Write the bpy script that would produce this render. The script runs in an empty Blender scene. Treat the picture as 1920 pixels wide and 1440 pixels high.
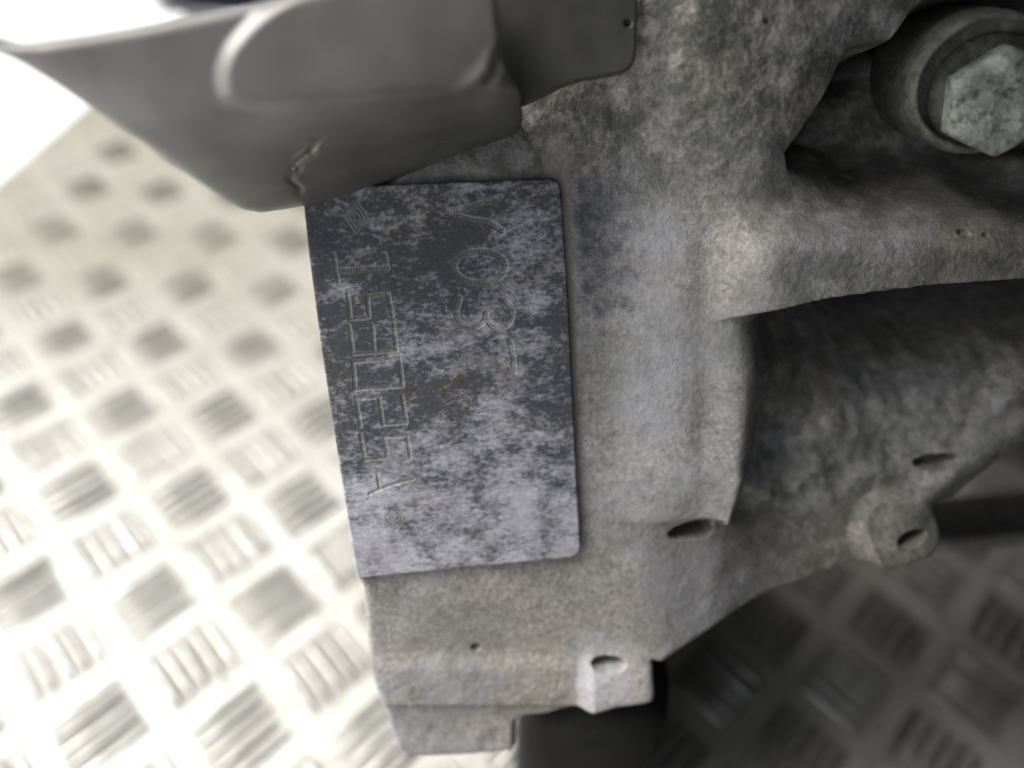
import bpy, bmesh, math
import numpy as np
from mathutils import Matrix, Vector

S = bpy.context.scene
# ------------------------------------------------------------------ camera
F = 1400.0                                   # focal length of the phone lens, in pixels of the 1920 wide photo
M = np.array([[0.99773940, 0.06720183, 0.0],
              [0.04766311, -0.70764979, 0.70495390],
              [0.04737419, -0.70336029, -0.70925312]])   # camera (x right, y down, z ahead) -> world
CAM = np.array([0.0, 0.0, 0.20474544])
cd = bpy.data.cameras.new('camera'); cam = bpy.data.objects.new('camera', cd); S.collection.objects.link(cam)
cd.sensor_width = 36.0; cd.lens = F / 1920 * 36.0; cd.clip_start = 0.002; cd.clip_end = 200
mw = Matrix.Identity(4)
for r in range(3):
    mw[r][0], mw[r][1], mw[r][2], mw[r][3] = M[r, 0], -M[r, 1], -M[r, 2], CAM[r]
cam.matrix_world = mw
S.camera = cam
cd.dof.use_dof = True; cd.dof.focus_distance = 0.097; cd.dof.aperture_fstop = 7.6; cd.dof.aperture_blades = 0

# ------------------------------------------------------------------ light: overcast daylight
SUN_EL, SUN_AZ = math.radians(52), math.radians(-85)     # azimuth from +Y, negative = to the left
w = bpy.data.worlds.new('World'); S.world = w; w.use_nodes = True
nt = w.node_tree; nt.nodes.clear()
sky = nt.nodes.new('ShaderNodeTexSky'); sky.sky_type = 'NISHITA'; sky.sun_disc = False
sky.sun_elevation = SUN_EL; sky.sun_rotation = SUN_AZ; sky.air_density = 1.0; sky.dust_density = 4.0; sky.ozone_density = 1.0
hsv = nt.nodes.new('ShaderNodeHueSaturation'); hsv.inputs['Saturation'].default_value = 0.28
bg = nt.nodes.new('ShaderNodeBackground'); bg.inputs['Strength'].default_value = 0.05
wo = nt.nodes.new('ShaderNodeOutputWorld')
nt.links.new(sky.outputs[0], hsv.inputs['Color']); nt.links.new(hsv.outputs[0], bg.inputs[0]); nt.links.new(bg.outputs[0], wo.inputs[0])
sd = bpy.data.lights.new('sun', 'SUN'); sd.energy = 1.5; sd.angle = math.radians(40); sd.color = (1.0, 0.97, 0.92)
sun = bpy.data.objects.new('sun', sd); S.collection.objects.link(sun)
sv = Vector((math.sin(SUN_AZ) * math.cos(SUN_EL), math.cos(SUN_AZ) * math.cos(SUN_EL), math.sin(SUN_EL)))
sun.rotation_euler = sv.to_track_quat('Z', 'Y').to_euler()
S.view_settings.view_transform = 'Standard'; S.view_settings.look = 'None'
S.view_settings.exposure = 1.7; S.view_settings.gamma = 1.0

# ------------------------------------------------------------------ small numeric helpers
def ss(a, b, x):
    t = np.clip((x - a) / (b - a), 0, 1)
    return t * t * (3 - 2 * t)

def noise2(x, y, seed=0):
    """smooth gradient noise, about -0.7 .. 0.7"""
    xi = np.floor(x).astype(np.int64); yi = np.floor(y).astype(np.int64)
    fx, fy = x - xi, y - yi
    def g(ix, iy, dx, dy):
        h = (ix * 374761393 + iy * 668265263 + seed * 974634541) & 0xFFFFFFFF
        h = ((h ^ (h >> 13)) * 1274126177) & 0xFFFFFFFF
        a = (h ^ (h >> 16)) / 4294967296.0 * 2 * np.pi
        return np.cos(a) * dx + np.sin(a) * dy
    u = fx ** 3 * (fx * (fx * 6 - 15) + 10); v = fy ** 3 * (fy * (fy * 6 - 15) + 10)
    a = g(xi, yi, fx, fy); b = g(xi + 1, yi, fx - 1, fy); c = g(xi, yi + 1, fx, fy - 1); d = g(xi + 1, yi + 1, fx - 1, fy - 1)
    return (a * (1 - u) + b * u) * (1 - v) + (c * (1 - u) + d * u) * v

def fbm(x, y, seed=0, n=4, gain=0.5):
    s = 0; a = 1.0
    for k in range(n):
        s = s + a * noise2(x * 2 ** k, y * 2 ** k, seed + 17 * k); a *= gain
    return s

def sdf(poly, U, V):
    """signed distance (positive inside) to a closed polygon and the nearest outline point"""
    P = np.asarray(poly, float); Q = np.roll(P, -1, 0)
    best = np.full(U.shape, 1e18); nx = np.zeros(U.shape); ny = np.zeros(U.shape); ins = np.zeros(U.shape, bool)
    for (x0, y0), (x1, y1) in zip(P, Q):
        dx, dy = x1 - x0, y1 - y0; L = dx * dx + dy * dy + 1e-12
        t = np.clip(((U - x0) * dx + (V - y0) * dy) / L, 0, 1)
        cx, cy = x0 + t * dx, y0 + t * dy
        d = (U - cx) ** 2 + (V - cy) ** 2; m = d < best
        best = np.where(m, d, best); nx = np.where(m, cx, nx); ny = np.where(m, cy, ny)
        if abs(dy) > 1e-12:
            cr = ((y0 > V) != (y1 > V)) & (U < (x1 - x0) * (V - y0) / (y1 - y0) + x0)
            ins ^= cr
    d = np.sqrt(best)
    return np.where(ins, d, -d), nx, ny

def smooth_poly(pts, n=2):
    P = np.asarray(pts, float)
    for _ in range(n):
        Q = np.roll(P, -1, 0)
        P = np.stack([P * .75 + Q * .25, P * .25 + Q * .75], 1).reshape(-1, 2)
    return P

class Frame:
    """a plane in the world with axes u, v, w (mm), and sight lines of the photo meeting it"""
    def __init__(s, o, u, v):
        s.o = np.asarray(o, float); u = np.asarray(u, float); s.u = u / np.linalg.norm(u)
        v = np.asarray(v, float); v = v - s.u * (v @ s.u); s.v = v / np.linalg.norm(v); s.w = np.cross(s.u, s.v)
        s.A = np.array([s.u, s.v, s.w]); s.c = s.A @ (CAM - s.o) * 1000
    def P(s, px, py, w=0.0):
        d = s.A @ (M @ np.array([(px - 960) / F, (py - 720) / F, 1.0]))
        t = (w - s.c[2]) / d[2]; q = s.c + t * d
        return q[:2]
    def poly(s, pts, w=0.0):
        return np.array([s.P(x, y, w) for x, y in pts])
    def px(s, U, V, W=0.0):
        q = np.stack([U - s.c[0], V - s.c[1], 0 * U + W - s.c[2]], -1) @ (s.A @ M)
        return 960 + F * q[..., 0] / q[..., 2], 720 + F * q[..., 1] / q[..., 2]
    def world(s, q):
        return s.o + (np.asarray(q, float) @ s.A) / 1000.0

def ray(px, py, z):
    return CAM + M @ np.array([(px - 960) / F, (py - 720) / F, 1.0]) * z

# frame of the casting's face: origin at the middle of the identification pad, 100 mm from the lens
hU = np.array([.9955, -.0766, .0584]); dV = np.array([.0748, .962, .2623])
F0 = Frame(ray(825, 710, 0.100), M @ hU, M @ (-dV))

# ------------------------------------------------------------------ materials
def mat(name):
    m = bpy.data.materials.new(name); m.use_nodes = True
    n = m.node_tree.nodes; b = n['Principled BSDF']
    return m, m.node_tree, b
def N(t, kind, **kw):
    n = t.nodes.new(kind)
    for k, v in kw.items():
        if k in n.inputs.keys() and not hasattr(n, k): n.inputs[k].default_value = v
        elif hasattr(n, k): setattr(n, k, v)
        else: n.inputs[k.replace('_', ' ')].default_value = v
    return n
def tex(t, scale, detail=4, rough=.55, stretch=(1, 1, 1), loc=(0, 0, 0), dist=0.0):
    tc = N(t, 'ShaderNodeTexCoord'); mp = N(t, 'ShaderNodeMapping'); mp.inputs['Scale'].default_value = stretch; mp.inputs['Location'].default_value = loc
    no = N(t, 'ShaderNodeTexNoise'); no.inputs['Scale'].default_value = scale; no.inputs['Detail'].default_value = detail
    no.inputs['Roughness'].default_value = rough; no.inputs['Distortion'].default_value = dist
    t.links.new(tc.outputs['Object'], mp.inputs[0]); t.links.new(mp.outputs[0], no.inputs['Vector'])
    return no.outputs[0]
def ramp(t, fac, stops):
    r = N(t, 'ShaderNodeValToRGB'); e = r.color_ramp.elements
    while len(e) < len(stops): e.new(.5)
    for k, (p, c) in enumerate(stops):
        e[k].position = p; e[k].color = (c, c, c, 1) if np.isscalar(c) else (*c, 1)
    t.links.new(fac, r.inputs[0]); return r.outputs[0]
def mix(t, fac, a, b, kind='MIX'):
    m = N(t, 'ShaderNodeMix'); m.data_type = 'RGBA'; m.blend_type = kind; m.clamp_factor = True
    for s, v in ((0, fac), (6, a), (7, b)):
        if hasattr(v, 'node'): t.links.new(v, m.inputs[s])
        else: m.inputs[s].default_value = v if s == 0 else (*v, 1)
    return m.outputs[2]
def math_(t, op, a, b=None):
    m = N(t, 'ShaderNodeMath'); m.operation = op
    for s, v in ((0, a), (1, b)):
        if v is None: continue
        if hasattr(v, 'node'): t.links.new(v, m.inputs[s])
        else: m.inputs[s].default_value = v
    return m.outputs[0]
def sep(t):
    tc = N(t, 'ShaderNodeTexCoord'); s = N(t, 'ShaderNodeSeparateXYZ'); t.links.new(tc.outputs['Object'], s.inputs[0]); return s.outputs
def rng(t, v, a, b):
    m = N(t, 'ShaderNodeMapRange'); m.interpolation_type = 'SMOOTHSTEP'
    t.links.new(v, m.inputs[0]); m.inputs[1].default_value = a; m.inputs[2].default_value = b
    return m.outputs[0]
def bump(t, b, layers):
    prev = None
    for h, strength, dist in layers:
        n = N(t, 'ShaderNodeBump'); n.inputs['Strength'].default_value = strength; n.inputs['Distance'].default_value = dist
        t.links.new(h, n.inputs['Height'])
        if prev: t.links.new(prev, n.inputs['Normal'])
        prev = n.outputs[0]
    t.links.new(prev, b.inputs['Normal'])

OFF = np.array([40.0, -70.0, -60.0])          # the engine's base point, in mm in the frame of the face
o_m = OFF / 1000

def cast_material(name, dark=1.0, stain_and_shade=True):
    m, t, b = mat(name)
    X, Y, Z = sep(t)
    base = ramp(t, tex(t, 55, 5, .6), [(.30, (.27, .262, .250)), (.5, (.385, .375, .359)), (.70, (.50, .489, .471))])
    warm = ramp(t, math_(t, 'ADD', tex(t, 45, 4, .55, loc=(3, 1, 0)), math_(t, 'MULTIPLY', rng(t, Y, -.012 - o_m[1], -.034 - o_m[1]), .10)), [(.45, 0.0), (.66, .8)])
    base = mix(t, warm, base, (.42, .38, .338))
    fine = ramp(t, tex(t, 1300, 4, .75), [(.3, (.45, .45, .45)), (.52, (1, 1, 1)), (.75, (1.5, 1.5, 1.5))])
    base = mix(t, .8, base, fine, 'MULTIPLY')
    grime = ramp(t, tex(t, 300, 9, .8, loc=(7, 2, 4)), [(.46, 0.0), (.64, .75)])
    patch = ramp(t, tex(t, 42, 5, .6, loc=(2, 6, 3)), [(.42, .12), (.60, 1.0)])
    base = mix(t, math_(t, 'MULTIPLY', grime, patch), base, (.13, .134, .12))
    pits = ramp(t, tex(t, 620, 3, .6, loc=(1, 8, 2)), [(.69, 0.0), (.76, .85)])
    base = mix(t, pits, base, (.07, .07, .062))
    lav = ramp(t, tex(t, 62, 6, .66, loc=(5, 8, 2)), [(.47, 0.0), (.61, .65)])
    base = mix(t, lav, base, (.41, .405, .445))
    grn = ramp(t, tex(t, 38, 5, .62, loc=(9, 3, 2)), [(.52, 0.0), (.68, .55)])
    base = mix(t, grn, base, (.19, .205, .18))
    if stain_and_shade:
        # grime with painted shade on the upper and right casting, and the dark bloom of corrosion beside the pad
        up = rng(t, Y, .014 - o_m[1], .032 - o_m[1])
        up = math_(t, 'MAXIMUM', up, math_(t, 'MULTIPLY', rng(t, X, .026 - o_m[0], .052 - o_m[0]), .72))
        film_shade = math_(t, 'MULTIPLY', up, ramp(t, tex(t, 260, 8, .76, loc=(1, 5, 0)), [(.40, .30), (.56, 1.0)]))
        base = mix(t, math_(t, 'MULTIPLY', film_shade, .90), base, (.072, .078, .066))
        hz = math_(t, 'MULTIPLY', math_(t, 'MULTIPLY', rng(t, X, .021 - o_m[0], .027 - o_m[0]), rng(t, X, .037 - o_m[0], .030 - o_m[0])), math_(t, 'MULTIPLY', rng(t, Y, -.020 - o_m[1], -.008 - o_m[1]), rng(t, Y, .028 - o_m[1], .018 - o_m[1])))
        base = mix(t, math_(t, 'MULTIPLY', hz, ramp(t, tex(t, 200, 7, .72, loc=(3, 3, 8)), [(.36, .1), (.6, .6)])), base, (.46, .465, .50))
        du = math_(t, 'MULTIPLY', rng(t, X, .0180 - o_m[0], .0205 - o_m[0]), rng(t, X, .0320 - o_m[0], .0190 - o_m[0]))
        dv = math_(t, 'MULTIPLY', rng(t, Y, -.004 - o_m[1], .012 - o_m[1]), rng(t, Y, .031 - o_m[1], .021 - o_m[1]))
        bl = ramp(t, math_(t, 'ADD', tex(t, 480, 9, .82, stretch=(.75, 1, 1)), math_(t, 'MULTIPLY', math_(t, 'MULTIPLY', du, dv), .26)), [(.56, 0.0), (.80, .9)])
        base = mix(t, bl, base, (.085, .09, .105))
        st = math_(t, 'MULTIPLY', math_(t, 'MULTIPLY', rng(t, X, .0150 - o_m[0], .0155 - o_m[0]), rng(t, X, .0192 - o_m[0], .0182 - o_m[0])), math_(t, 'MULTIPLY', rng(t, Y, -.027 - o_m[1], -.024 - o_m[1]), rng(t, Y, .0310 - o_m[1], .0262 - o_m[1])))
        base = mix(t, math_(t, 'MULTIPLY', st, .6), base, (.37, .345, .31))
    t.links.new(base, b.inputs['Base Color'])
    b.inputs['Metallic'].default_value = .25; b.inputs['Roughness'].default_value = .62
    b.inputs['Specular IOR Level'].default_value = .35
    bump(t, b, [(tex(t, 260, 4, .6), .22, .0009), (tex(t, 1300, 4, .72), .7, .0003)])
    return m

M_cast = cast_material('cast_aluminium')
M_deep = cast_material('cast_aluminium_plain', stain_and_shade=False)

m, t, b = mat('machined_pad'); M_pad = m
X, Y, Z = sep(t)
pn = tex(t, 370, 9, .80, stretch=(.66, 1, 1), dist=.12)
pn2 = tex(t, 70, 3, .5, loc=(2, 9, 1))
blend = math_(t, 'ADD', math_(t, 'MULTIPLY', pn, .8), math_(t, 'MULTIPLY', pn2, .42))
low = rng(t, Y, -.028 - o_m[1], -.001 - o_m[1])          # the lower end of the pad stayed clean
th = math_(t, 'ADD', math_(t, 'ADD', blend, math_(t, 'MULTIPLY', low, .125)), math_(t, 'MULTIPLY', math_(t, 'MULTIPLY', rng(t, X, .004 - o_m[0], -.012 - o_m[0]), rng(t, Y, .000 - o_m[1], .012 - o_m[1])), .025))
th = math_(t, 'ADD', th, math_(t, 'MULTIPLY', math_(t, 'SUBTRACT', tex(t, 1900, 2, .7, stretch=(.6, 1, 1)), .5), .30))
stainf = ramp(t, th, [(.590, 0.0), (.775, 1.0)])
clean = ramp(t, tex(t, 1500, 3, .7, stretch=(.5, 1, 1)), [(.3, (.37, .37, .40)), (.55, (.53, .53, .59)), (.8, (.72, .72, .77))])
tint = ramp(t, tex(t, 120, 3, .5, loc=(4, 4, 0)), [(.4, (1, 1, 1)), (.65, (.86, .84, .84))])
clean = mix(t, 1.0, clean, tint, 'MULTIPLY')
darkc = ramp(t, tex(t, 160, 3, .5, loc=(8, 0, 3)), [(.42, (.050, .057, .070)), (.55, (.064, .069, .081)), (.66, (.068, .062, .056))])
dk = mix(t, .55, darkc, ramp(t, tex(t, 2000, 2, .7), [(.35, .45), (.7, 1.6)]), 'MULTIPLY')
c = mix(t, math_(t, 'MULTIPLY', stainf, .95), clean, dk)
at = N(t, 'ShaderNodeAttribute'); at.attribute_name = 'engraved'      # bare metal where the cutter went through the film
c = mix(t, math_(t, 'MULTIPLY', at.outputs['Fac'], .52), c, (.30, .295, .28))
t.links.new(c, b.inputs['Base Color'])
b.inputs['Metallic'].default_value = .35; b.inputs['Roughness'].default_value = .5
rr = ramp(t, stainf, [(0, .46), (1, .62)]); t.links.new(rr, b.inputs['Roughness'])
bump(t, b, [(tex(t, 1700, 3, .7, stretch=(.35, 1, 1)), .35, .0001), (pn, .15, .0004)])

m, t, b = mat('bracket_metal'); M_br = m
c = ramp(t, tex(t, 38, 4, .55), [(.35, (.205, .199, .191)), (.52, (.255, .252, .243)), (.7, (.30, .298, .288))])
c = mix(t, ramp(t, tex(t, 60, 5, .6, loc=(5, 1, 2)), [(.5, 0.0), (.7, .6)]), c, (.175, .153, .145))
X, Y, Z = sep(t)
flank_shade = math_(t, 'MULTIPLY', rng(t, math_(t, 'ADD', math_(t, 'MULTIPLY', X, .5), math_(t, 'MULTIPLY', Y, -1.0)), -.044 + o_m[1] - .5 * o_m[0], -.029 + o_m[1] - .5 * o_m[0]), ramp(t, tex(t, 90, 6, .65, loc=(2, 7, 2)), [(.3, .6), (.6, 1.0)]))  # shade of the lower right flank painted in, with noisy edges
c = mix(t, math_(t, 'MULTIPLY', flank_shade, .85), c, (.058, .058, .052))
c = mix(t, ramp(t, tex(t, 700, 2, .5, loc=(1, 1, 2)), [(.72, 0.0), (.78, .7)]), c, (.05, .05, .045))
t.links.new(c, b.inputs['Base Color'])
b.inputs['Metallic'].default_value = .15; b.inputs['Roughness'].default_value = .42
bump(t, b, [(tex(t, 1400, 2, .5), .08, .0002), (tex(t, 60, 2, .5), .12, .002)])

m, t, b = mat('cover_sheet'); M_cov = m
c = ramp(t, tex(t, 55, 4, .6), [(.35, (.055, .055, .05)), (.65, (.085, .085, .078))])
c = mix(t, ramp(t, tex(t, 900, 2, .5), [(.70, 0.0), (.76, .8)]), c, (.04, .04, .035))
t.links.new(c, b.inputs['Base Color']); b.inputs['Metallic'].default_value = .2; b.inputs['Roughness'].default_value = .55
bump(t, b, [(tex(t, 1800, 2, .6), .15, .0002)])

m, t, b = mat('scraped_metal'); M_scr = m
b.inputs['Base Color'].default_value = (.42, .40, .34, 1); b.inputs['Metallic'].default_value = .6; b.inputs['Roughness'].default_value = .35

def bolt_material(name, lo, hi):
    m, t, b = mat(name)
    c = ramp(t, tex(t, 260, 6, .65), [(.32, lo), (.55, hi), (.75, tuple(min(1, x * 1.5) for x in hi))])
    c = mix(t, ramp(t, tex(t, 120, 5, .7, loc=(3, 3, 3)), [(.52, 0.0), (.66, .7)]), c, (.07, .07, .06))
    c = mix(t, ramp(t, tex(t, 520, 5, .7, loc=(6, 3, 3)), [(.50, 0.0), (.62, .75)]), c, (.05, .052, .045))
    t.links.new(c, b.inputs['Base Color']); b.inputs['Metallic'].default_value = .3; b.inputs['Roughness'].default_value = .6
    bump(t, b, [(tex(t, 650, 6, .72), 1.0, .0009), (tex(t, 2000, 2, .6), .6, .0002)])
    return m
M_head = bolt_material('zinc_bolt_head', (.17, .195, .175), (.40, .44, .40))
M_boss = bolt_material('grimy_boss', (.085, .09, .078), (.165, .168, .15))
M_wash = bolt_material('oily_washer', (.05, .052, .046), (.13, .135, .12))

m, t, b = mat('tread_aluminium'); M_tr = m
c = ramp(t, tex(t, 9, 5, .6), [(.3, (.44, .43, .388)), (.6, (.58, .572, .54))])
c = mix(t, ramp(t, tex(t, 60, 5, .6, loc=(2, 2, 0)), [(.5, 0.0), (.75, .55)]), c, (.27, .258, .22))
tc = N(t, 'ShaderNodeTexCoord'); mp = N(t, 'ShaderNodeMapping'); mp.vector_type = 'TEXTURE'
mp.inputs['Location'].default_value = (-0.11943488, 0.08581623, 0); mp.inputs['Rotation'].default_value = (0, 0, math.radians(45 + 1.731)); mp.inputs['Scale'].default_value = (.02581, .02581, 1)
t.links.new(tc.outputs['Object'], mp.inputs[0]); sx = N(t, 'ShaderNodeSeparateXYZ'); t.links.new(mp.outputs[0], sx.inputs[0])
def cell(v):
    return math_(t, 'ABSOLUTE', math_(t, 'SUBTRACT', math_(t, 'FRACT', math_(t, 'ADD', v, 100.5)), .5))
mx = math_(t, 'MAXIMUM', cell(sx.outputs[0]), cell(sx.outputs[1]))
wob = math_(t, 'ADD', mx, math_(t, 'MULTIPLY', math_(t, 'SUBTRACT', tex(t, 90, 4, .6), .5), .16))
grm = math_(t, 'MULTIPLY', rng(t, wob, .43, .34), ramp(t, tex(t, 22, 4, .6, loc=(1, 3, 0)), [(.35, .25), (.65, .75)]))
sy = sep(t)
far_cream = math_(t, 'MULTIPLY', math_(t, 'MULTIPLY', rng(t, sy[1], .13, .29), rng(t, sy[0], .02, -.10)), ramp(t, tex(t, 14, 5, .6, loc=(4, 1, 0)), [(.3, .55), (.6, .95)]))  # cream tone growing towards the far left
c = mix(t, far_cream, c, (.275, .256, .198))
grm = math_(t, 'MULTIPLY', grm, math_(t, 'SUBTRACT', 1.0, math_(t, 'MULTIPLY', far_cream, .8)))
c = mix(t, grm, c, (.095, .092, .078))
c = mix(t, ramp(t, tex(t, 150, 6, .74, loc=(6, 2, 0)), [(.55, 0.0), (.68, .7)]), c, (.14, .13, .105))
t.links.new(c, b.inputs['Base Color']); b.inputs['Metallic'].default_value = .22; b.inputs['Roughness'].default_value = .5
bump(t, b, [(tex(t, 160, 3, .6), .12, .001)])
m, t, b = mat('tread_rib_worn'); M_rib = m
c = ramp(t, tex(t, 120, 5, .65), [(.3, (.33, .325, .30)), (.5, (.50, .495, .48)), (.7, (.58, .575, .56))])
t.links.new(c, b.inputs['Base Color']); oi = N(t, 'ShaderNodeObjectInfo')
c = mix(t, ramp(t, oi.outputs['Random'], [(0, .55), (1, 0.0)]), c, (.20, .193, .17))
ge = N(t, 'ShaderNodeNewGeometry'); gs = N(t, 'ShaderNodeSeparateXYZ'); t.links.new(ge.outputs['Position'], gs.inputs[0])
c = mix(t, math_(t, 'MULTIPLY', rng(t, gs.outputs[1], .13, .29), .75), c, (.29, .272, .212))
c = mix(t, ramp(t, tex(t, 420, 3, .6, loc=(4, 4, 4)), [(.55, 0.0), (.66, .8)]), c, (.13, .125, .105))
t.links.new(c, b.inputs['Base Color'])
b.inputs['Roughness'].default_value = .38
t.links.new(math_(t, 'SUBTRACT', .5, math_(t, 'MULTIPLY', rng(t, gs.outputs[1], .13, .29), .4)), b.inputs['Metallic'])
bump(t, b, [(tex(t, 500, 3, .6), .2, .0006)])

m, t, b = mat('low_bounce_black'); M_blk = m  # near-black so these parts bounce little light
c = ramp(t, tex(t, 50, 6, .65), [(.3, (.012, .012, .0115)), (.55, (.02, .02, .019)), (.75, (.04, .038, .034))]); t.links.new(c, b.inputs['Base Color']); b.inputs['Roughness'].default_value = .85; b.inputs['Specular IOR Level'].default_value = .15
bump(t, b, [(tex(t, 300, 4, .6), .3, .0006)])
m, t, b = mat('pale_concrete'); M_gr = m
c = ramp(t, tex(t, 6, 6, .6), [(.3, (.74, .75, .76)), (.7, (.86, .865, .87))])
t.links.new(c, b.inputs['Base Color']); b.inputs['Roughness'].default_value = .8
bump(t, b, [(tex(t, 120, 4, .6), .2, .002)])
m, t, b = mat('navy_plastic'); M_navy = m
c = ramp(t, tex(t, 40, 3, .5), [(.3, (.012, .022, .050)), (.7, (.02, .036, .075))]); t.links.new(c, b.inputs['Base Color']); b.inputs['Roughness'].default_value = .4
m, t, b = mat('grey_plastic'); M_gp = m
c = ramp(t, tex(t, 40, 3, .5), [(.3, (.36, .36, .40)), (.7, (.46, .46, .50))]); t.links.new(c, b.inputs['Base Color']); b.inputs['Roughness'].default_value = .5

# ------------------------------------------------------------------ object helpers
def link(name, me, parent=None, **props):
    o = bpy.data.objects.new(name, me); S.collection.objects.link(o)
    if parent: o.parent = parent
    for k, v in props.items(): o[k] = v
    return o

def mesh_np(name, verts, quads, material, smooth=True, tris=None):
    me = bpy.data.meshes.new(name)
    nq = len(quads); me.vertices.add(len(verts)); me.vertices.foreach_set('co', np.asarray(verts, np.float32).ravel())
    ntri = 0 if tris is None else len(tris)
    idx = np.asarray(quads, np.int32).ravel()
    if ntri: idx = np.concatenate([idx, np.asarray(tris, np.int32).ravel()])
    me.loops.add(len(idx)); me.loops.foreach_set('vertex_index', idx)
    me.polygons.add(nq + ntri)
    st = np.arange(nq) * 4
    if ntri: st = np.concatenate([st, nq * 4 + np.arange(ntri) * 3])
    me.polygons.foreach_set('loop_start', st.astype(np.int32))
    me.polygons.foreach_set('use_smooth', np.full(nq + ntri, smooth))
    me.update(calc_edges=True); me.validate()
    me.materials.append(material)
    return me

def mesh_bm(name, bm, material, smooth=False):
    me = bpy.data.meshes.new(name); bm.normal_update(); bm.to_mesh(me); bm.free()
    for p in me.polygons: p.use_smooth = smooth
    me.materials.append(material); return me

# the engine: an Empty at its base, its axes those of the casting's face
engine = bpy.data.objects.new('engine_casting', None); S.collection.objects.link(engine)
em = Matrix.Identity(4); eb = F0.world(OFF)
for r in range(3):
    for k in range(3): em[r][k] = F0.A[k, r]
    em[r][3] = eb[r]
engine.matrix_world = em
engine['label'] = 'weathered grey cast engine block with stained engraved pad, bracket and bolt, standing on tread plate'
engine['category'] = 'engine block'

def loc(fr, q):
    """mm in a frame -> metres in the engine's own space"""
    wv = fr.world(q)
    return (wv - eb) @ F0.A.T

def height_part(name, fr, outline, wf, step, material, back=6.0, snap=True, parent=engine, taper=0.0):
    """a slab whose front is the height field wf(U, V, sd) inside an outline, with side walls and a back"""
    O = np.asarray(outline); lo, hi = O.min(0) - step, O.max(0) + step
    us = np.arange(lo[0], hi[0] + step, step); vs = np.arange(lo[1], hi[1] + step, step)
    U, V = np.meshgrid(us, vs); s, nx, ny = sdf(O, U, V)
    cell = (s[:-1, :-1] > -.5 * step) & (s[1:, :-1] > -.5 * step) & (s[:-1, 1:] > -.5 * step) & (s[1:, 1:] > -.5 * step)
    H, Wd = U.shape; ids = np.arange(H * Wd).reshape(H, Wd)
    q = np.stack([ids[:-1, :-1], ids[:-1, 1:], ids[1:, 1:], ids[1:, :-1]], -1)[cell]
    # border edges
    e = np.concatenate([q[:, [0, 1]], q[:, [1, 2]], q[:, [2, 3]], q[:, [3, 0]]])
    key = np.sort(e, 1); k1 = key[:, 0] * (H * Wd) + key[:, 1]
    un, inv, cnt = np.unique(k1, return_inverse=True, return_counts=True)
    be = e[cnt[inv] == 1]
    bv = np.unique(be)
    Uf, Vf = U.ravel().copy(), V.ravel().copy(); sf = s.ravel().copy()
    Uf[bv] = nx.ravel()[bv]; Vf[bv] = ny.ravel()[bv]; sf[bv] = 0
    Wf = wf(Uf, Vf, np.maximum(sf, 0))
    height_part.used = used = np.unique(q)
    used = np.unique(q); remap = np.full(H * Wd, -1); remap[used] = np.arange(len(used))
    front = np.stack([Uf[used], Vf[used], Wf[used]], 1)
    n = len(front); q = remap[q]; be = remap[be]; bv2 = np.unique(be)
    bm_ = np.full(n, -1); bm_[bv2] = n + np.arange(len(bv2))
    bk = front[bv2].copy(); bk[:, 2] = np.minimum(bk[:, 2] - .5, -abs(back) if back < 0 else Wf[used].min() * 0 + bk[:, 2] - back)
    walls = np.stack([be[:, 1], be[:, 0], bm_[be[:, 0]], bm_[be[:, 1]]], 1)
    cen = bk.mean(0); ci = n + len(bk)
    tr = np.stack([bm_[be[:, 1]], bm_[be[:, 0]], np.full(len(be), ci)], 1)
    verts = np.concatenate([front, bk, cen[None]])
    me = mesh_np(name, loc(fr, verts), np.concatenate([q, walls]), material, True, tr)
    return link(name, me, parent)

# ------------------------------------------------------------------ the setting: tread plate, ground
UN = 0.0365; LO = np.array([-0.11943488, 0.08581623]); LA = np.array([0.03648334, 0.00110261]); LB = np.array([-0.00110261, 0.03648334])
EDGE = [(-0.266, -0.35), (-0.2630, 0.290), (-0.2585, 0.364), (-0.2440, 0.66)]   # left edge of the plate
bm = bmesh.new()
out = EDGE + [(0.75, 0.72), (0.75, -0.35)]
f = bm.faces.new([bm.verts.new((x, y, 0)) for x, y in reversed(out)]); f.normal_update()
if f.normal.z < 0: f.normal_flip()
g = bmesh.ops.extrude_face_region(bm, geom=[f]); bmesh.ops.translate(bm, vec=(0, 0, -.004), verts=[v for v in g['geom'] if isinstance(v, bmesh.types.BMVert)])
bmesh.ops.recalc_face_normals(bm, faces=bm.faces)
plate = link('tread_plate', mesh_bm('tread_plate', bm, M_tr), None, kind='structure', label='pale aluminium five bar tread plate under the engine casting')

bm = bmesh.new()
bmesh.ops.create_grid(bm, x_segments=2, y_segments=2, size=60); bmesh.ops.translate(bm, vec=(0, 0, -.035), verts=bm.verts)
link('ground', mesh_bm('ground', bm, M_gr), None, kind='structure')

# five-bar tread ribs
RL, RW, RH = .0195, .0030, .0014
def rib_geo():
    vs, qs, ts = [], [], []
    xs = [-.5, -.36, -.12, .12, .36, .5]; prof = [(-1, 0), (-.62, .75), (0, 1), (.62, .75), (1, 0)]
    for x in xs:
        k = math.sqrt(max(0.02, 1 - (abs(x) / .52) ** 3.0))
        for a, h in prof: vs.append((x * RL, a * RW / 2 * (k if abs(x) < .5 else .25), h * RH * (k if abs(x) < .5 else .12) - .00005))
    for i in range(5):
        for j in range(4):
            a = i * 5 + j; qs.append((a, a + 5, a + 6, a + 1))
    return np.array(vs), np.array(qs)
rv, rq = rib_geo()
rib_me = mesh_np('tread_rib', rv, rq, M_rib, True)
def wpx(x, y, z=0.0):
    q = M.T @ (np.array([x, y, z]) - CAM); return 960 + F * q[0] / q[2], 720 + F * q[1] / q[2], q[2]
slots = []; RG = np.random.default_rng(4)
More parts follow.
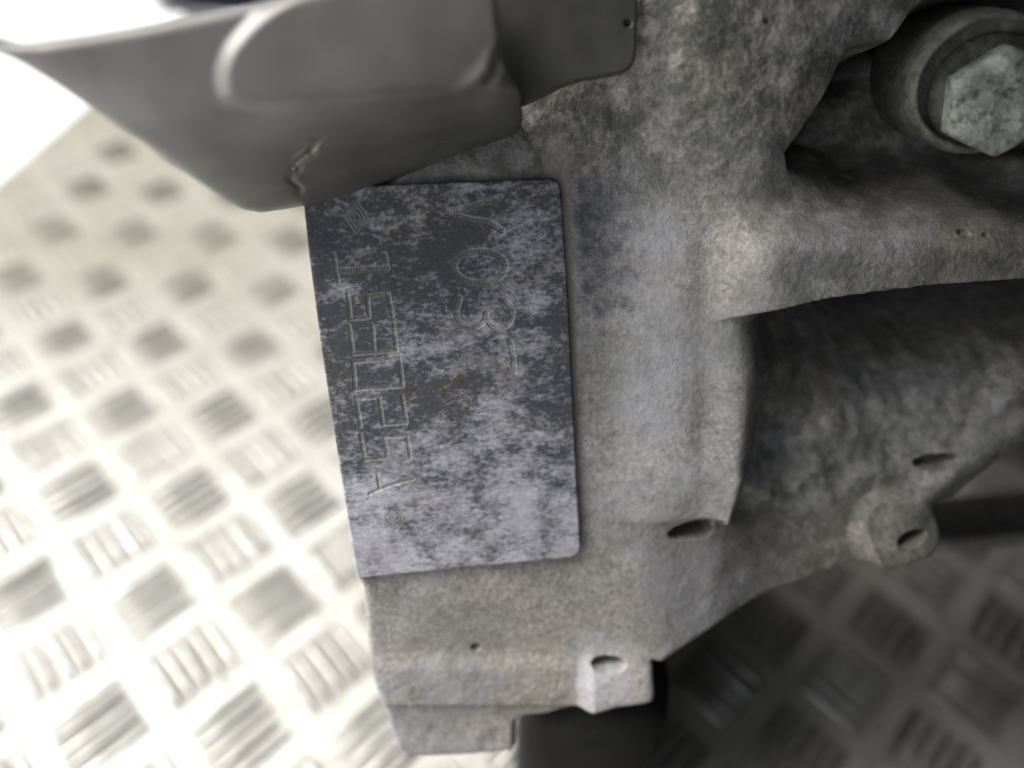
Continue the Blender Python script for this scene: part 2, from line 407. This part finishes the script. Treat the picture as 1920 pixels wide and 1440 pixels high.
for i in range(-7, 18):
    for j in range(-6, 17):
        for ty in (0, 1):
            c = LO + LA * (i + .5 * ty) + LB * (j + .5 * ty)
            if c[0] < -.249 or c[0] > .36 or c[1] > .62 or c[1] < -.02: continue
            # type 0: bars along (b - a); type 1: bars along (a + b)
            d = (LB - LA) if ty == 0 else (LA + LB); d = d / np.linalg.norm(d); nrm = np.array([-d[1], d[0]])
            for k in range(-2, 3):
                q = c + nrm * k * .00425
                x, y, z = wpx(*q)
                vis = -40 < x < 1960 and -40 < y < 1480 and (x < 560 + .145 * (y - 395) + 30 or (y > 1090 and x > 940)) and not (y < 380 and x > 600)
                vis = vis and z > 0
                slots.append((not vis, z, q, math.atan2(d[1], d[0])))
slots.sort(key=lambda s: (s[0], s[1]))
sv_, sq_ = [], []
for n_, (hid, z, q, a) in enumerate(slots):
    if n_ < 300:
        o = link('tread_rib', rib_me, plate); o.location = (q[0] + RG.uniform(-.0003, .0003), q[1] + RG.uniform(-.0003, .0003), 0); o.rotation_euler = (0, 0, a + RG.uniform(-.03, .03)); o.scale = (RG.uniform(.92, 1.04), RG.uniform(.85, 1.1), RG.uniform(.6, 1.15))
    else:
        ca, sa = math.cos(a), math.sin(a)
        sq_.append(rq + len(rv) * len(sv_))
        sv_.append(np.stack([rv[:, 0] * ca - rv[:, 1] * sa + q[0], rv[:, 0] * sa + rv[:, 1] * ca + q[1], rv[:, 2]], 1))
if sv_:
    link('tread_ribs', mesh_np('tread_ribs', np.concatenate(sv_), np.concatenate(sq_), M_rib, True), plate, kind='stuff')

# ------------------------------------------------------------------ casting
W_OUT = 0.0
outline_px = [(575, 200), (568, 395), (600, 640), (640, 900), (668, 1086), (682, 1098), (690, 1235), (700, 1272), (722, 1335), (742, 1395), (762, 1416),
              (860, 1412), (958, 1404), (965, 1392), (966, 1348), (985, 1338), (1022, 1334), (1080, 1318), (1150, 1300), (1212, 1291), (1219, 1282), (1220, 1230),
              (1228, 1212), (1285, 1180), (1330, 1155), (1392, 1130), (1500, 1095), (1595, 1064), (1618, 1056), (1640, 1064), (1700, 1062), (1745, 1050), (1768, 1025),
              (1772, 985), (1762, 955), (1748, 938), (1790, 934), (1850, 890), (1935, 822), (2150, 700), (2350, 500), (2350, -250), (1500, -260), (900, -260), (620, -200)]
WE = np.array([-1, -1, -1, -1, -1, -2, -3, -3, -3.5, -4, -4, -4, -4, -4, -4, -4, -4, -4, -3, -3, -3, -3, -6, -7, -7, -7, -7, -6, -6, -3, -2, -2, -3, -4, -5, -6, -6, -5, -5, -5, 0, 0, 0, 0, 0], float)
cast_out = np.array([F0.P(x, y, w_) for (x, y), w_ in zip(outline_px, WE)])

def poly0(pts, w_=0.0, n=0):
    P_ = F0.poly(pts, w_); return smooth_poly(P_, n) if n else P_

LUMP = poly0([(1235, -120), (1900, -160), (1900, -40), (1760, 10), (1690, 70), (1606, 84), (1560, 180), (1490, 285), (1430, 340), (1340, 300), (1280, 200), (1228, 120)], 3, 1)
RECL = poly0([(1604, 86), (1640, 76), (1692, 68), (1720, 20), (1760, -20), (2100, -80), (2100, 520), (1640, 520), (1540, 420), (1500, 330), (1486, 284), (1560, 180)], 3)
SLOT = poly0([(1246, 985), (1290, 972), (1330, 966), (1334, 996), (1300, 1004), (1256, 1002)], -3.5, 1)

def cast_w(U, V, sd_):
    PX, PY = F0.px(U, V, 0 * U - 2)
    w_ = np.full(U.shape, -1.25)
    # below the pad: hollow ramp, then a granular shelf and a lower step
    leftm = ss(1260, 1060, PX)
    w_ -= leftm * (1.6 * ss(1086, 1235, PY) + .9 * ss(1322, 1334, PY) - .7 * ss(1225, 1262, PY))
    # the face swells to a ridge left of the pocket and dips over the pad
    w_ += 1.6 * ss(1130, 1290, PX) * ss(330, 480, PY) * ss(1040, 900, PY)
    w_ -= 2.6 * ss(330, 150, PY) * ss(1260, 1150, PX)
    # upper lump
    s, _, _ = sdf(LUMP, U, V)
    w_ += 4.2 * ss(-6, 6, s)
    w_ -= 1.6 * np.exp(-((PX - 1218) / 26.0) ** 2) * ss(180, 90, PY)
    # rib above the pocket and the recess that holds the bolt boss
    rib = ss(1300, 1420, PX) * ss(360, 470, PY)
    w_ += 4.0 * rib
    s, _, _ = sdf(RECL, U, V)
    rec = ss(0, 1, (s + .2) / (1.5 + 11 * ss(225, 300, PY))) * ss(430, 262, PY)
    w_ -= 13.0 * rec + 9.0 * np.exp(-((s - 1.5) / 2.8) ** 2) * ss(-.2, 1.0, s) * ss(330, 270, PY)
    # pocket under the rib
    top = np.interp(PX, [1290, 1318, 1400, 1520, 1700, 1920, 2300], [600, 593, 572, 545, 522, 509, 490])
    bot = np.interp(PX, [1290, 1500, 1620, 1740, 1920, 2300], [985, 965, 935, 890, 760, 560])
    tt = np.clip((PY - top) / (bot - top), 0, 1)
    below = ss(0, 9, PY - top)
    left = np.interp(PY, [560, 600, 690, 800, 880, 960, 1000], [1330, 1312, 1332, 1350, 1358, 1348, 1340])
    lw = np.interp(PY, [590, 700, 840, 960], [190, 170, 75, 42])
    inx = ss(0, 1, (PX - left) / lw)
    gx = ss(1330, 1800, PX)
    depth = (3.0 + 30 * gx) * (1 - tt) ** 2.0 + 1.6 * ss(700, 840, PY) + 3.3 * np.maximum(ss(1340, 1500, PX), ss(.75, 1, tt))
    depth += 1.3 * fbm(U * .13, V * .13, 5, 3) * ss(0.05, .3, tt)
    pock = below * inx
    low_r = ss(1175, 1400, PX) * np.maximum(ss(962, 982, PY + .06 * (PX - 1290)), ss(1362, 1425, PX))
    w0 = w_
    w_ = w_ * (1 - pock) + (-1.0 - depth) * pock
    lowbase = -3.6 - 3.0 * ss(1330, 1500, PX) - .8 * ss(1000, 1150, PY)
    lowv = w0 * (1 - low_r) + lowbase * low_r
    tb = np.where(PX > left, ss(0, 1, (PY - bot + 14) / (48 - 30 * ss(left + 70, left, PX))), 1.0)
    w_ = w_ * (1 - tb) + lowv * tb
    # bright rim at the lower right
    rimx = ss(1660, 1800, PX)
    band = np.exp(-((PY - (bot + 52)) / 55.0) ** 2)
    w_ += 3.2 * rimx * band
    # slot under the square step beside the pad
    s, _, _ = sdf(SLOT, U, V)
    w_ -= 8.0 * ss(-.3, .5, s)
    # lugs with drilled holes
    l1 = ss(1080, 1112, PX) * ss(1206, 1300, PY) * ss(1340, 1310, PX)
    w_ += 4.2 * l1 * ss(1340, 1200, PX) * .6
    PX4, PY4 = F0.px(U, V, 0 * U - 5.0)
    d2 = np.hypot(PX4 - 1690, PY4 - 1005)
    l2 = ss(92, 66, d2)
    w_ += l2 * (1.2 + 4.0 * ss(960, 1050, PY4))
    for hx, hy, ra, rb, an, dp, wq in ((1142, 1248, 29, 10.5, -.06, 7, -1), (1706, 1007, 29, 9.5, -.32, 7, -4), (893, 1212, 9, 7, 0, .8, -3), 
                                       (1706, 836, 34, 12, -.25, 4, -12), (1590, 338, 14, 9, 0, .9, -8), (1799, 437, 12, 6, .1, .5, 2), (1838, 441, 6, 5, 0, .4, 2), (1432, 40, 6, 6, 0, .6, 2),):
        PX, PY = F0.px(U, V, 0 * U + wq)
        ca, sa = math.cos(an), math.sin(an); x = (PX - hx) * ca + (PY - hy) * sa; y = -(PX - hx) * sa + (PY - hy) * ca
        r = np.hypot(x / ra, y / rb)
        w_ -= dp * ss(1.12, .86, r)
    rough_k = 1 - .6 * pock * (1 - tb)
    # foundry skin
    PX, PY = F0.px(U, V, 0 * U - 2)
    rough = .4 + .6 * np.maximum(np.maximum(ss(1150, 1350, PX), ss(360, 280, PY)), ss(1200, 1260, PY)) + .7 * ss(420, 250, PY) * ss(1050, 1150, PX)
    w_ += rough * rough_k * (.20 * fbm(U * .2, V * .2, 2, 2) + .055 * fbm(U * .95, V * .95, 3, 4, .62))
    # soft outer corner
    ro = 1.1
    w_ -= ro - np.sqrt(np.maximum(0, ro * ro - (ro - np.minimum(sd_, ro)) ** 2))
    return w_

casting = height_part('casting', F0, cast_out, cast_w, 0.17, M_cast, back=-75.0)

# ------------------------------------------------------------------ identification pad with engraved marks
def seg_pts(pts, n=40):
    P_ = np.asarray(pts, float); d = np.r_[0, np.cumsum(np.hypot(*np.diff(P_, axis=0).T))]
    t_ = np.linspace(0, d[-1], max(2, int(n)))
    return np.stack([np.interp(t_, d, P_[:, 0]), np.interp(t_, d, P_[:, 1])], 1)
def arc(cx, cy, rx, ry, a0, a1, n=22):
    a = np.radians(np.linspace(a0, a1, n)); return np.stack([cx + rx * np.cos(a), cy + ry * np.sin(a)], 1)

# strokes in photo pixels: each (points, half width px)
big = [
    ([(838, 398), (880, 388), (938, 369)], 5.5), ([(838, 399), (880, 411), (915, 416), (941, 431)], 6.0),
    (arc(900, 500, 48, 30, 0, 360, 40), 6.0),
    (np.concatenate([[(862, 558)], arc(886, 588, 26, 28, 215, 30, 16)[:0], arc(884, 587, 28, 27, 200, 0, 18)]), 5.5),
    (arc(936, 588, 25, 27, 180, -60, 18), 5.5),
    ([(866, 669), (905, 676), (940, 686), (962, 697)], 5.5), ([(957, 641), (962, 668), (965, 698)], 5.5),
]
small = [
    ([(634, 508), (690, 505), (726, 503)], 6.5), ([(626, 476), (630, 504), (634, 528)], 4.5), ([(722, 476), (727, 503)], 4.5),
    ([(652, 549), (655, 575), (657, 598)], 4.5), ([(657, 598), (692, 594)], 4.5), ([(692, 594), (689, 556)], 4.5), ([(689, 556), (724, 551)], 4.5), ([(728, 551), (736, 592)], 4.5),
    ([(655, 612), (659, 640), (662, 664)], 4.5), ([(698, 610), (702, 662)], 4.5), ([(738, 608), (744, 658)], 4.5), ([(662, 664), (744, 658)], 4.0),
    ([(662, 678), (666, 730), (755, 724), (749, 672), (662, 678)], 4.5),
    ([(668, 750), (676, 800)], 4.5), ([(668, 747), (712, 744)], 4.5), ([(711, 745), (718, 796)], 4.5), ([(718, 796), (760, 793)], 4.5), ([(754, 742), (762, 793)], 4.5),
    ([(676, 815), (684, 862)], 4.5), ([(684, 862), (726, 858)], 4.5), ([(721, 820), (727, 858)], 4.5), ([(721, 820), (758, 817)], 4.5), ([(763, 818), (770, 857)], 4.5),
    ([(686, 880), (730, 889), (775, 898)], 4.5), ([(775, 898), (730, 910), (693, 926)], 4.5), ([(707, 884), (712, 918)], 3.8),
]
def diamond(cx, cy, a, b, tilt):
    q = np.array([(0, -b), (a, 0), (0, b), (-a, 0), (0, -b)], float)
    c_, s_ = math.cos(tilt), math.sin(tilt)
    return np.stack([cx + q[:, 0] * c_ - q[:, 1] * s_, cy + q[:, 0] * s_ + q[:, 1] * c_], 1)
logos = []
for cx, cy, k in ((668, 409, 1.12), (742, 971, .92)):
    for r in (1.0, .66, .32): logos.append((diamond(cx, cy, 20 * k * r, 27 * k * r, .06), 1.7))

pad_px = [(566, 352), (1034, 334), (1042, 337), (1049, 344), (1052, 354), (1066, 560), (1080, 860), (1089, 1020), (1088, 1032), (1082, 1041), (1070, 1046), (880, 1064), (669, 1085), (640, 900), (600, 640), (576, 455)]
pad_out = F0.poly(pad_px, 0.0)
strokes = [(F0.poly(p, 0.0), hw / 14.8, 1) for p, hw in big] + [(F0.poly(p, 0.0), hw / 16.2, 1) for p, hw in small] + [(F0.poly(p, 0.0), hw / 14.2, 0) for p, hw in logos]

def pad_w(U, V, sd_):
    w_ = .018 * fbm(U * .5, V * 1.1, 11, 3) + .012 * fbm(U * 2.0, V * 4.0, 12, 3)
    global ENG
    ENG = np.zeros(U.shape); tick = np.zeros(U.shape)
    for P_, hw, tk in strokes:
        lo, hi = P_.min(0) - 1.2, P_.max(0) + 1.2
        m_ = (U > lo[0]) & (U < hi[0]) & (V > lo[1]) & (V < hi[1])
        u, v = U[m_], V[m_]; bd = np.full(u.shape, 9.0); bt = np.zeros(u.shape); acc = 0.0
        for (x0, y0), (x1, y1) in zip(P_[:-1], P_[1:]):
            dx, dy = x1 - x0, y1 - y0; L = math.hypot(dx, dy) + 1e-9
            t_ = np.clip(((u - x0) * dx + (v - y0) * dy) / L ** 2, 0, 1)
            d = np.hypot(u - x0 - t_ * dx, v - y0 - t_ * dy); mm = d < bd
            bd = np.where(mm, d, bd); bt = np.where(mm, acc + t_ * L, bt); acc += L
        prof = ss(hw + .07, hw - .13, bd)
        lip = np.exp(-((bd - hw - .06) / .09) ** 2) * .022
        g = (-.095 * prof + lip) * (1 + .5 * noise2(u * .5, v * .5, 55)) if tk else (-.07 * prof + .3 * lip)
        ed = np.clip(prof * .45 + np.exp(-((bd - hw + .02) / .10) ** 2), 0, 1); eg = ENG[m_]; ENG[m_] = np.maximum(eg, ed * (1 if tk else .8))
        if tk: g = g + prof * .036 * (1 + .8 * noise2(u * 2.2, v * 2.2, 77)) * np.sin(bt * 2 * np.pi / .36) * ss(hw, hw * .4, bd)
        cur = tick[m_]; tick[m_] = np.where(np.abs(g) > np.abs(cur), g, cur)
    w_ += tick
    ro = .32
    w_ -= (ro - np.sqrt(np.maximum(0, ro * ro - (ro - np.minimum(sd_, ro)) ** 2))) * 1.0
    return w_
pad = height_part('identification_pad', F0, pad_out, pad_w, 0.085, M_pad, back=2.6)
at_ = pad.data.attributes.new('engraved', 'FLOAT', 'POINT'); ev = np.zeros(len(pad.data.vertices), np.float32)
ev[:len(height_part.used)] = ENG[height_part.used]; at_.data.foreach_set('value', ev)
pad['label'] = 'machined pad with dark blotches and engraved V037 beside a row of smaller engraved characters'

# ------------------------------------------------------------------ bracket (comes towards the lens at its left end)
def at0(px, py, w_):
    q = F0.P(px, py, w_); return F0.world(np.array([q[0], q[1], w_]))
A_, B_, C_ = at0(0, 90, 22), at0(950, 0, 14), at0(480, 395, 17)
bu = B_ - A_; bn = np.cross(bu, (A_ - C_))
F1 = Frame((A_ + B_ + C_) / 3, bu, A_ - C_)
if F1.c[2] < 0: F1 = Frame((A_ + B_ + C_) / 3, bu, C_ - A_)
br_px = [(-30, 62), (20, 78), (80, 76), (300, 40), (520, -4), (760, -60), (940, -90), (932, -20), (938, 50), (952, 130), (976, 190), (981, 222), (971, 258), (938, 287), (905, 299),
         (800, 330), (730, 355), (660, 375), (610, 381), (575, 386), (530, 394), (490, 400), (455, 394), (420, 375), (300, 290), (180, 210), (60, 130), (0, 100), (-60, 74)]
LOWE_px = [(-60, 74), (0, 100), (60, 130), (180, 210), (300, 290), (420, 375), (455, 394), (490, 400), (530, 394), (575, 386), (610, 381), (660, 375), (730, 355), (800, 330), (905, 299), (938, 287), (971, 258), (981, 222), (976, 190)]
TOPE_px = [(-60, 74), (20, 78), (80, 76), (300, 40), (520, -4), (760, -60)]
OVAL = smooth_poly(F1.poly([(428, 192), (416, 150), (424, 110), (446, 74), (484, 36), (536, 0), (640, -60), (960, -120), (1010, 60), (935, 60), (900, 178), (720, 204), (520, 206)]), 2)
def pdist(P_, U, V):
    b_ = np.full(U.shape, 1e9)
    for (x0, y0), (x1, y1) in zip(P_[:-1], P_[1:]):
        dx, dy = x1 - x0, y1 - y0; t_ = np.clip(((U - x0) * dx + (V - y0) * dy) / (dx * dx + dy * dy), 0, 1)
        b_ = np.minimum(b_, np.hypot(U - x0 - t_ * dx, V - y0 - t_ * dy))
    return b_
def br_w(U, V, sd_):
    PX, PY = F1.px(U, V, 0 * U)
    for _ in range(3):
        tq = (PY - 205) * .9 + (PX - 600) * .34; turn = .095 * np.maximum(0, .5 * (tq + np.sqrt(tq * tq + 70.0 ** 2)) - 6) * ss(150, 280, PY)
        turn = turn - .3 * np.maximum(0, turn - 11)
        PX, PY = F1.px(U, V, -turn)
    w_ = .10 * fbm(U * .12, V * .12, 31, 2) - turn
    dl = pdist(LOWE, U, V)
    # the lower flank turns under, more steeply on the right of the dent
    k = ss(470, 640, PX + .35 * (PY - 300))
    R_ = 4.5
    roll = R_ - np.sqrt(np.maximum(0, R_ ** 2 - (R_ - np.minimum(dl, R_)) ** 2))
    w_ -= (.45 * (1 - k) + .8 * k) * roll
    dt = pdist(TOPE, U, V)
    R_ = 1.5
    w_ -= (R_ - np.sqrt(np.maximum(0, R_ ** 2 - (R_ - np.minimum(dt, R_)) ** 2)))
    s, _, _ = sdf(OVAL, U, V)
    w_ += 1.1 * ss(-1.0, .8, s) * ss(260, 190, PY - .02 * (PX - 420) + 20)
    # facet in the corner
    tri = ss(0, 90, PX - (935 - (PY - 50) * .86)) * ss(30, 60, PY) * ss(192, 165, PY)
    w_ += 1.3 * tri * ss(985, 925, PX)
    ro = .9
    w_ -= ro - np.sqrt(np.maximum(0, ro * ro - (ro - np.minimum(sd_, ro)) ** 2))
    # dent with a torn edge
    cl = np.interp(PY, [250, 272, 292, 310, 328, 345, 375], [590, 592, 580, 562, 548, 552, 572])
    w_ -= .35 * np.exp(-((PX - cl + 5 * np.sin(PY * .21)) / 8.0) ** 2) * ss(248, 272, PY) * ss(378, 350, PY)
    return w_
WL, WT, WO = np.zeros(len(LOWE_px)), np.zeros(len(TOPE_px)), np.zeros(len(br_px))
for _ in range(6):
    LOWE = np.array([F1.P(x, y, k) for (x, y), k in zip(LOWE_px, WL)]); TOPE = np.array([F1.P(x, y, k) for (x, y), k in zip(TOPE_px, WT)])
    br_out = np.array([F1.P(x, y, k) for (x, y), k in zip(br_px, WO)])
    WL = br_w(LOWE[:, 0], LOWE[:, 1], np.full(len(LOWE), .4)); WT = br_w(TOPE[:, 0], TOPE[:, 1], np.full(len(TOPE), .4)); WO = br_w(br_out[:, 0], br_out[:, 1], np.full(len(br_out), .4))
br_out = smooth_poly(br_out, 1)
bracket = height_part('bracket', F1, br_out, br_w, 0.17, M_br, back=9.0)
bracket['label'] = 'smooth grey cast bracket with a torn dent, reaching over the corner of the pad'

# scraped sliver in the dent: a thin raised ribbon on the bracket's surface
def ribbon(name, pts, fr, wfun, widths, material, parent):
    P_ = seg_pts(fr.poly(pts), 40); n = len(P_); P_ = P_ + .10 * np.stack([noise2(np.arange(n) * .7, 0 * P_[:, 0] + 3, 5), noise2(np.arange(n) * .7, 0 * P_[:, 0] + 9, 6)], 1); wd = np.interp(np.linspace(0, 1, n), np.linspace(0, 1, len(widths)), widths) * (1 + .9 * noise2(np.arange(n) * .9, np.zeros(n), 8))
    d = np.gradient(P_, axis=0); d /= np.linalg.norm(d, axis=1)[:, None]; nr = np.stack([-d[:, 1], d[:, 0]], 1)
    vs = []
    for s_, h in ((-1, -.25), (0, .22), (1, -.25)):
        q = P_ + nr * (wd * s_)[:, None]; z = wfun(q[:, 0], q[:, 1], np.full(n, 5.0)) + h * np.minimum(1, wd / .15)
        vs.append(np.c_[q, z])
    V_ = np.concatenate(vs); qs = []
    for a in range(2):
        for i in range(n - 1): qs.append((a * n + i, a * n + i + 1, (a + 1) * n + i + 1, (a + 1) * n + i))
    return link(name, mesh_np(name, loc(fr, V_), np.array(qs), material, True), parent)
ribbon('scrape', [(586, 250), (600, 266), (601, 277), (590, 292), (570, 306), (556, 318), (548, 329), (553, 343), (563, 352), (576, 366)], F1, br_w, (.03, .12, .26, .10, .20, .08, .03), M_scr, bracket)
ribbon('scrape', [(584, 270), (562, 292), (546, 303), (548, 318)], F1, br_w, (.02, .07, .10, .02), M_scr, bracket)
ribbon('scrape', [(858, 275), (868, 273), (876, 274)], F1, br_w, (.05, .14, .05), M_scr, bracket)

# ------------------------------------------------------------------ thin cover sheet right of the bracket
cv_px = [(920, -120), (1200, -130), (1197, 40), (1194, 108), (1186, 126), (1172, 136), (1150, 140), (1075, 152), (1010, 186), (960, 205), (900, 190)]
F2o = np.array([F0.P(x, y, 3.2) for x, y in cv_px])
def cv_w(U, V, sd_):
    PX, PY = F0.px(U, V, 0 * U + 3)
    w_ = 3.0 + .12 * fbm(U * .15, V * .15, 41, 2) + 0 * PX
    r = np.hypot(PX - 1178, PY - 43)
    w_ -= .7 * ss(8, 4.5, r)
    ro = .35
    return w_ - (ro - np.sqrt(np.maximum(0, ro * ro - (ro - np.minimum(sd_, ro)) ** 2)))
cover = height_part('cover_plate', F0, smooth_poly(F2o, 1), cv_w, 0.17, M_cov, back=1.6)
cover['label'] = 'thin flat dark grey cover sheet with a rounded corner'

# ------------------------------------------------------------------ bolt boss and bolt
def lathe(profile, seg=64, hexn=0, jitter=0.0, seed=0):
    """profile of (radius, height) along +w, mm; returns verts and quads"""
    vs, qs = [], []
    a = np.linspace(0, 2 * np.pi, seg, endpoint=False)
    for r, h in profile:
        rr = r * (1 + jitter * noise2(np.cos(a) * 2 + 9 + h * .3, np.sin(a) * 2 + seed, seed))
        vs.append(np.stack([rr * np.cos(a), rr * np.sin(a), 0 * a + h + jitter * 6 * noise2(np.cos(a) * 3 * r * .2 + 3, np.sin(a) * 3 * r * .2, seed + 4)], 1))
    n = len(profile)
    for i in range(n - 1):
        for j in range(seg):
            k = (j + 1) % seg; qs.append((i * seg + j, i * seg + k, (i + 1) * seg + k, (i + 1) * seg + j))
    return np.concatenate(vs), np.array(qs)
_w = np.array([-.30, -.20, 1.0]); _w /= np.linalg.norm(_w); _u = np.array([1.0, 0, .30]); _u -= _w * (_u @ _w); _u /= np.linalg.norm(_u)
BOLT_AX = np.array([_u, np.cross(_w, _u), _w])                     # the bolt's axis leans a little towards the pad
def axis_part(name, cx, cy, w0, geo, material, parent=engine, smooth=True):
    c_ = F0.P(cx, cy, w0); v_, q_ = geo
    v_ = v_ @ BOLT_AX + np.array([c_[0], c_[1], w0])
    return link(name, mesh_np(name, loc(F0, v_), q_, material, smooth), parent)
prof = [(8.9, -20), (8.5, -9), (8.3, -4), (8.2, -1.4), (8.05, -.6), (7.75, -.1), (7.4, .0), (7.15, -.3), (7.0, -.9), (6.95, -2.2), (2, -2.4), (.05, -2.4)]
boss = axis_part('bolt_boss', 1846, 160, 6.0, lathe(prof, 96, jitter=.018, seed=3), M_boss)
boss['label'] = 'round cast boss with a raised rim around the bolt'
bolt = axis_part('flange_bolt', 1850, 172, 4.0, lathe([(6.7, -.8), (6.75, 0), (6.6, .55), (6.1, .95), (5.3, 1.25), (2, 1.3), (.05, 1.3)], 80, jitter=.01, seed=5), M_wash)
bolt['label'] = 'hexagon flange bolt with grey green worn head'
hexv = []
hs, hr = [], [0.0]
rings = [(1.0, .5), (1.0, 3.6), (.985, 4.1), (.93, 4.45), (.80, 4.55), (.45, 4.5), (.01, 4.45)]
seg = 96; a = np.linspace(0, 2 * np.pi, seg, endpoint=False)
hexr = 5.5 / np.cos(((a + .5) % (np.pi / 3)) - np.pi / 6)
vs = []
for k, (s_, h) in enumerate(rings):
    r = np.minimum(hexr * s_, 5.5 * 1.125 * (1.0 if k < 2 else s_)) if k > 0 else hexr
    if k >= 2: r = np.minimum(r, 5.95 * s_)
    r = r * (1 + .02 * noise2(np.cos(a) * 3 + k, np.sin(a) * 3, 7))
    vs.append(np.stack([r * np.cos(a), r * np.sin(a), 0 * a + h + .12 * noise2(np.cos(a) * r * .5, np.sin(a) * r * .5, 9)], 1))
qs = [(i * seg + j, i * seg + (j + 1) % seg, (i + 1) * seg + (j + 1) % seg, (i + 1) * seg + j) for i in range(len(rings) - 1) for j in range(seg)]
axis_part('hex_head', 1858, 186, 4.4, (np.concatenate(vs), np.array(qs)), M_head, parent=bolt, smooth=True)

# ------------------------------------------------------------------ the rest of the engine: sump and rail, with added light blockers around them
def box_part(name, lo, hi, material, bev=4.0, parent=engine):
    """a rounded, slightly lumpy box in the frame of the face (mm)"""
    bm = bmesh.new(); bmesh.ops.create_cube(bm, size=1)
    lo, hi = np.array(lo, float), np.array(hi, float)
    for v in bm.verts: v.co = Vector((np.array(v.co) + .5) * (hi - lo) + lo)
    bmesh.ops.bevel(bm, geom=bm.edges[:], offset=bev, segments=3, affect='EDGES', profile=.6)
    for v in bm.verts: v.co = Vector(loc(F0, np.array(v.co)))
    return link(name, mesh_bm(name, bm, material, True), parent)
def world_box(name, lo, hi, material, bev=.004):
    bm = bmesh.new(); bmesh.ops.create_cube(bm, size=1)
    lo, hi = np.array(lo, float), np.array(hi, float)
    for v in bm.verts: v.co = Vector((np.array(v.co) + .5) * (hi - lo) + lo)
    bmesh.ops.bevel(bm, geom=bm.edges[:], offset=bev, segments=3, affect='EDGES', profile=.6)
    for v in bm.verts: v.co = Vector((np.array(v.co) - eb) @ F0.A.T)
    return link(name, mesh_bm(name, bm, material, True), engine)
world_box('sump', (0.012, 0.20, 0.0012), (0.46, 0.46, 0.17), M_blk, .012)
world_box('foot_light_blocker', (0.0068, 0.046, 0.0012), (0.031, 0.21, 0.083), M_blk, .009)  # added to stop light coming in underneath from the left
world_box('right_light_blocker', (0.19, -0.20, 0.0012), (0.46, 0.34, 0.30), M_blk, .02)  # added out of view to shut off the sky on the right
world_box('overhead_light_blocker', (-0.045, -0.14, 0.247), (0.46, 0.46, 0.55), M_blk, .02)  # added overhead, out of view, to keep sky light off the upper casting
world_box('front_light_blocker', (0.035, -0.26, 0.0012), (0.46, -0.022, 0.135), M_blk, .02)  # added in front, out of view, to darken the underside
ra, rb = F0.P(1765, 1016, -48), F0.P(2950, 1062, -48)
box_part('lower_rail', (ra[0], ra[1] - 3.4, -70), (rb[0], ra[1], -48), M_deep, 1.2)

# navy box standing far back on the plate
crate = bpy.data.objects.new('storage_crate', None); S.collection.objects.link(crate); crate.location = (-.225, .60, 0)
crate['label'] = 'dark navy box with pale grey rim, above the top edge of the grey bracket'; crate['category'] = 'crate'
def cbox(name, lo, hi, m_, bev):
    bm = bmesh.new(); bmesh.ops.create_cube(bm, size=1)
    for v in bm.verts: v.co = Vector((np.array(v.co) + .5) * (np.array(hi) - np.array(lo)) + np.array(lo))
    bmesh.ops.bevel(bm, geom=bm.edges[:], offset=bev, segments=2, affect='EDGES')
    link(name, mesh_bm(name, bm, m_, True), crate)
cbox('body', (-.034, -.048, .0045), (.10, .10, .12), M_navy, .003)
cbox('rim', (-.044, -.050, .0005), (.11, .11, .0040), M_gp, .0015)
cbox('corner_post', (-.046, -.052, .0045), (-.0345, -.04, .12), M_gp, .002)
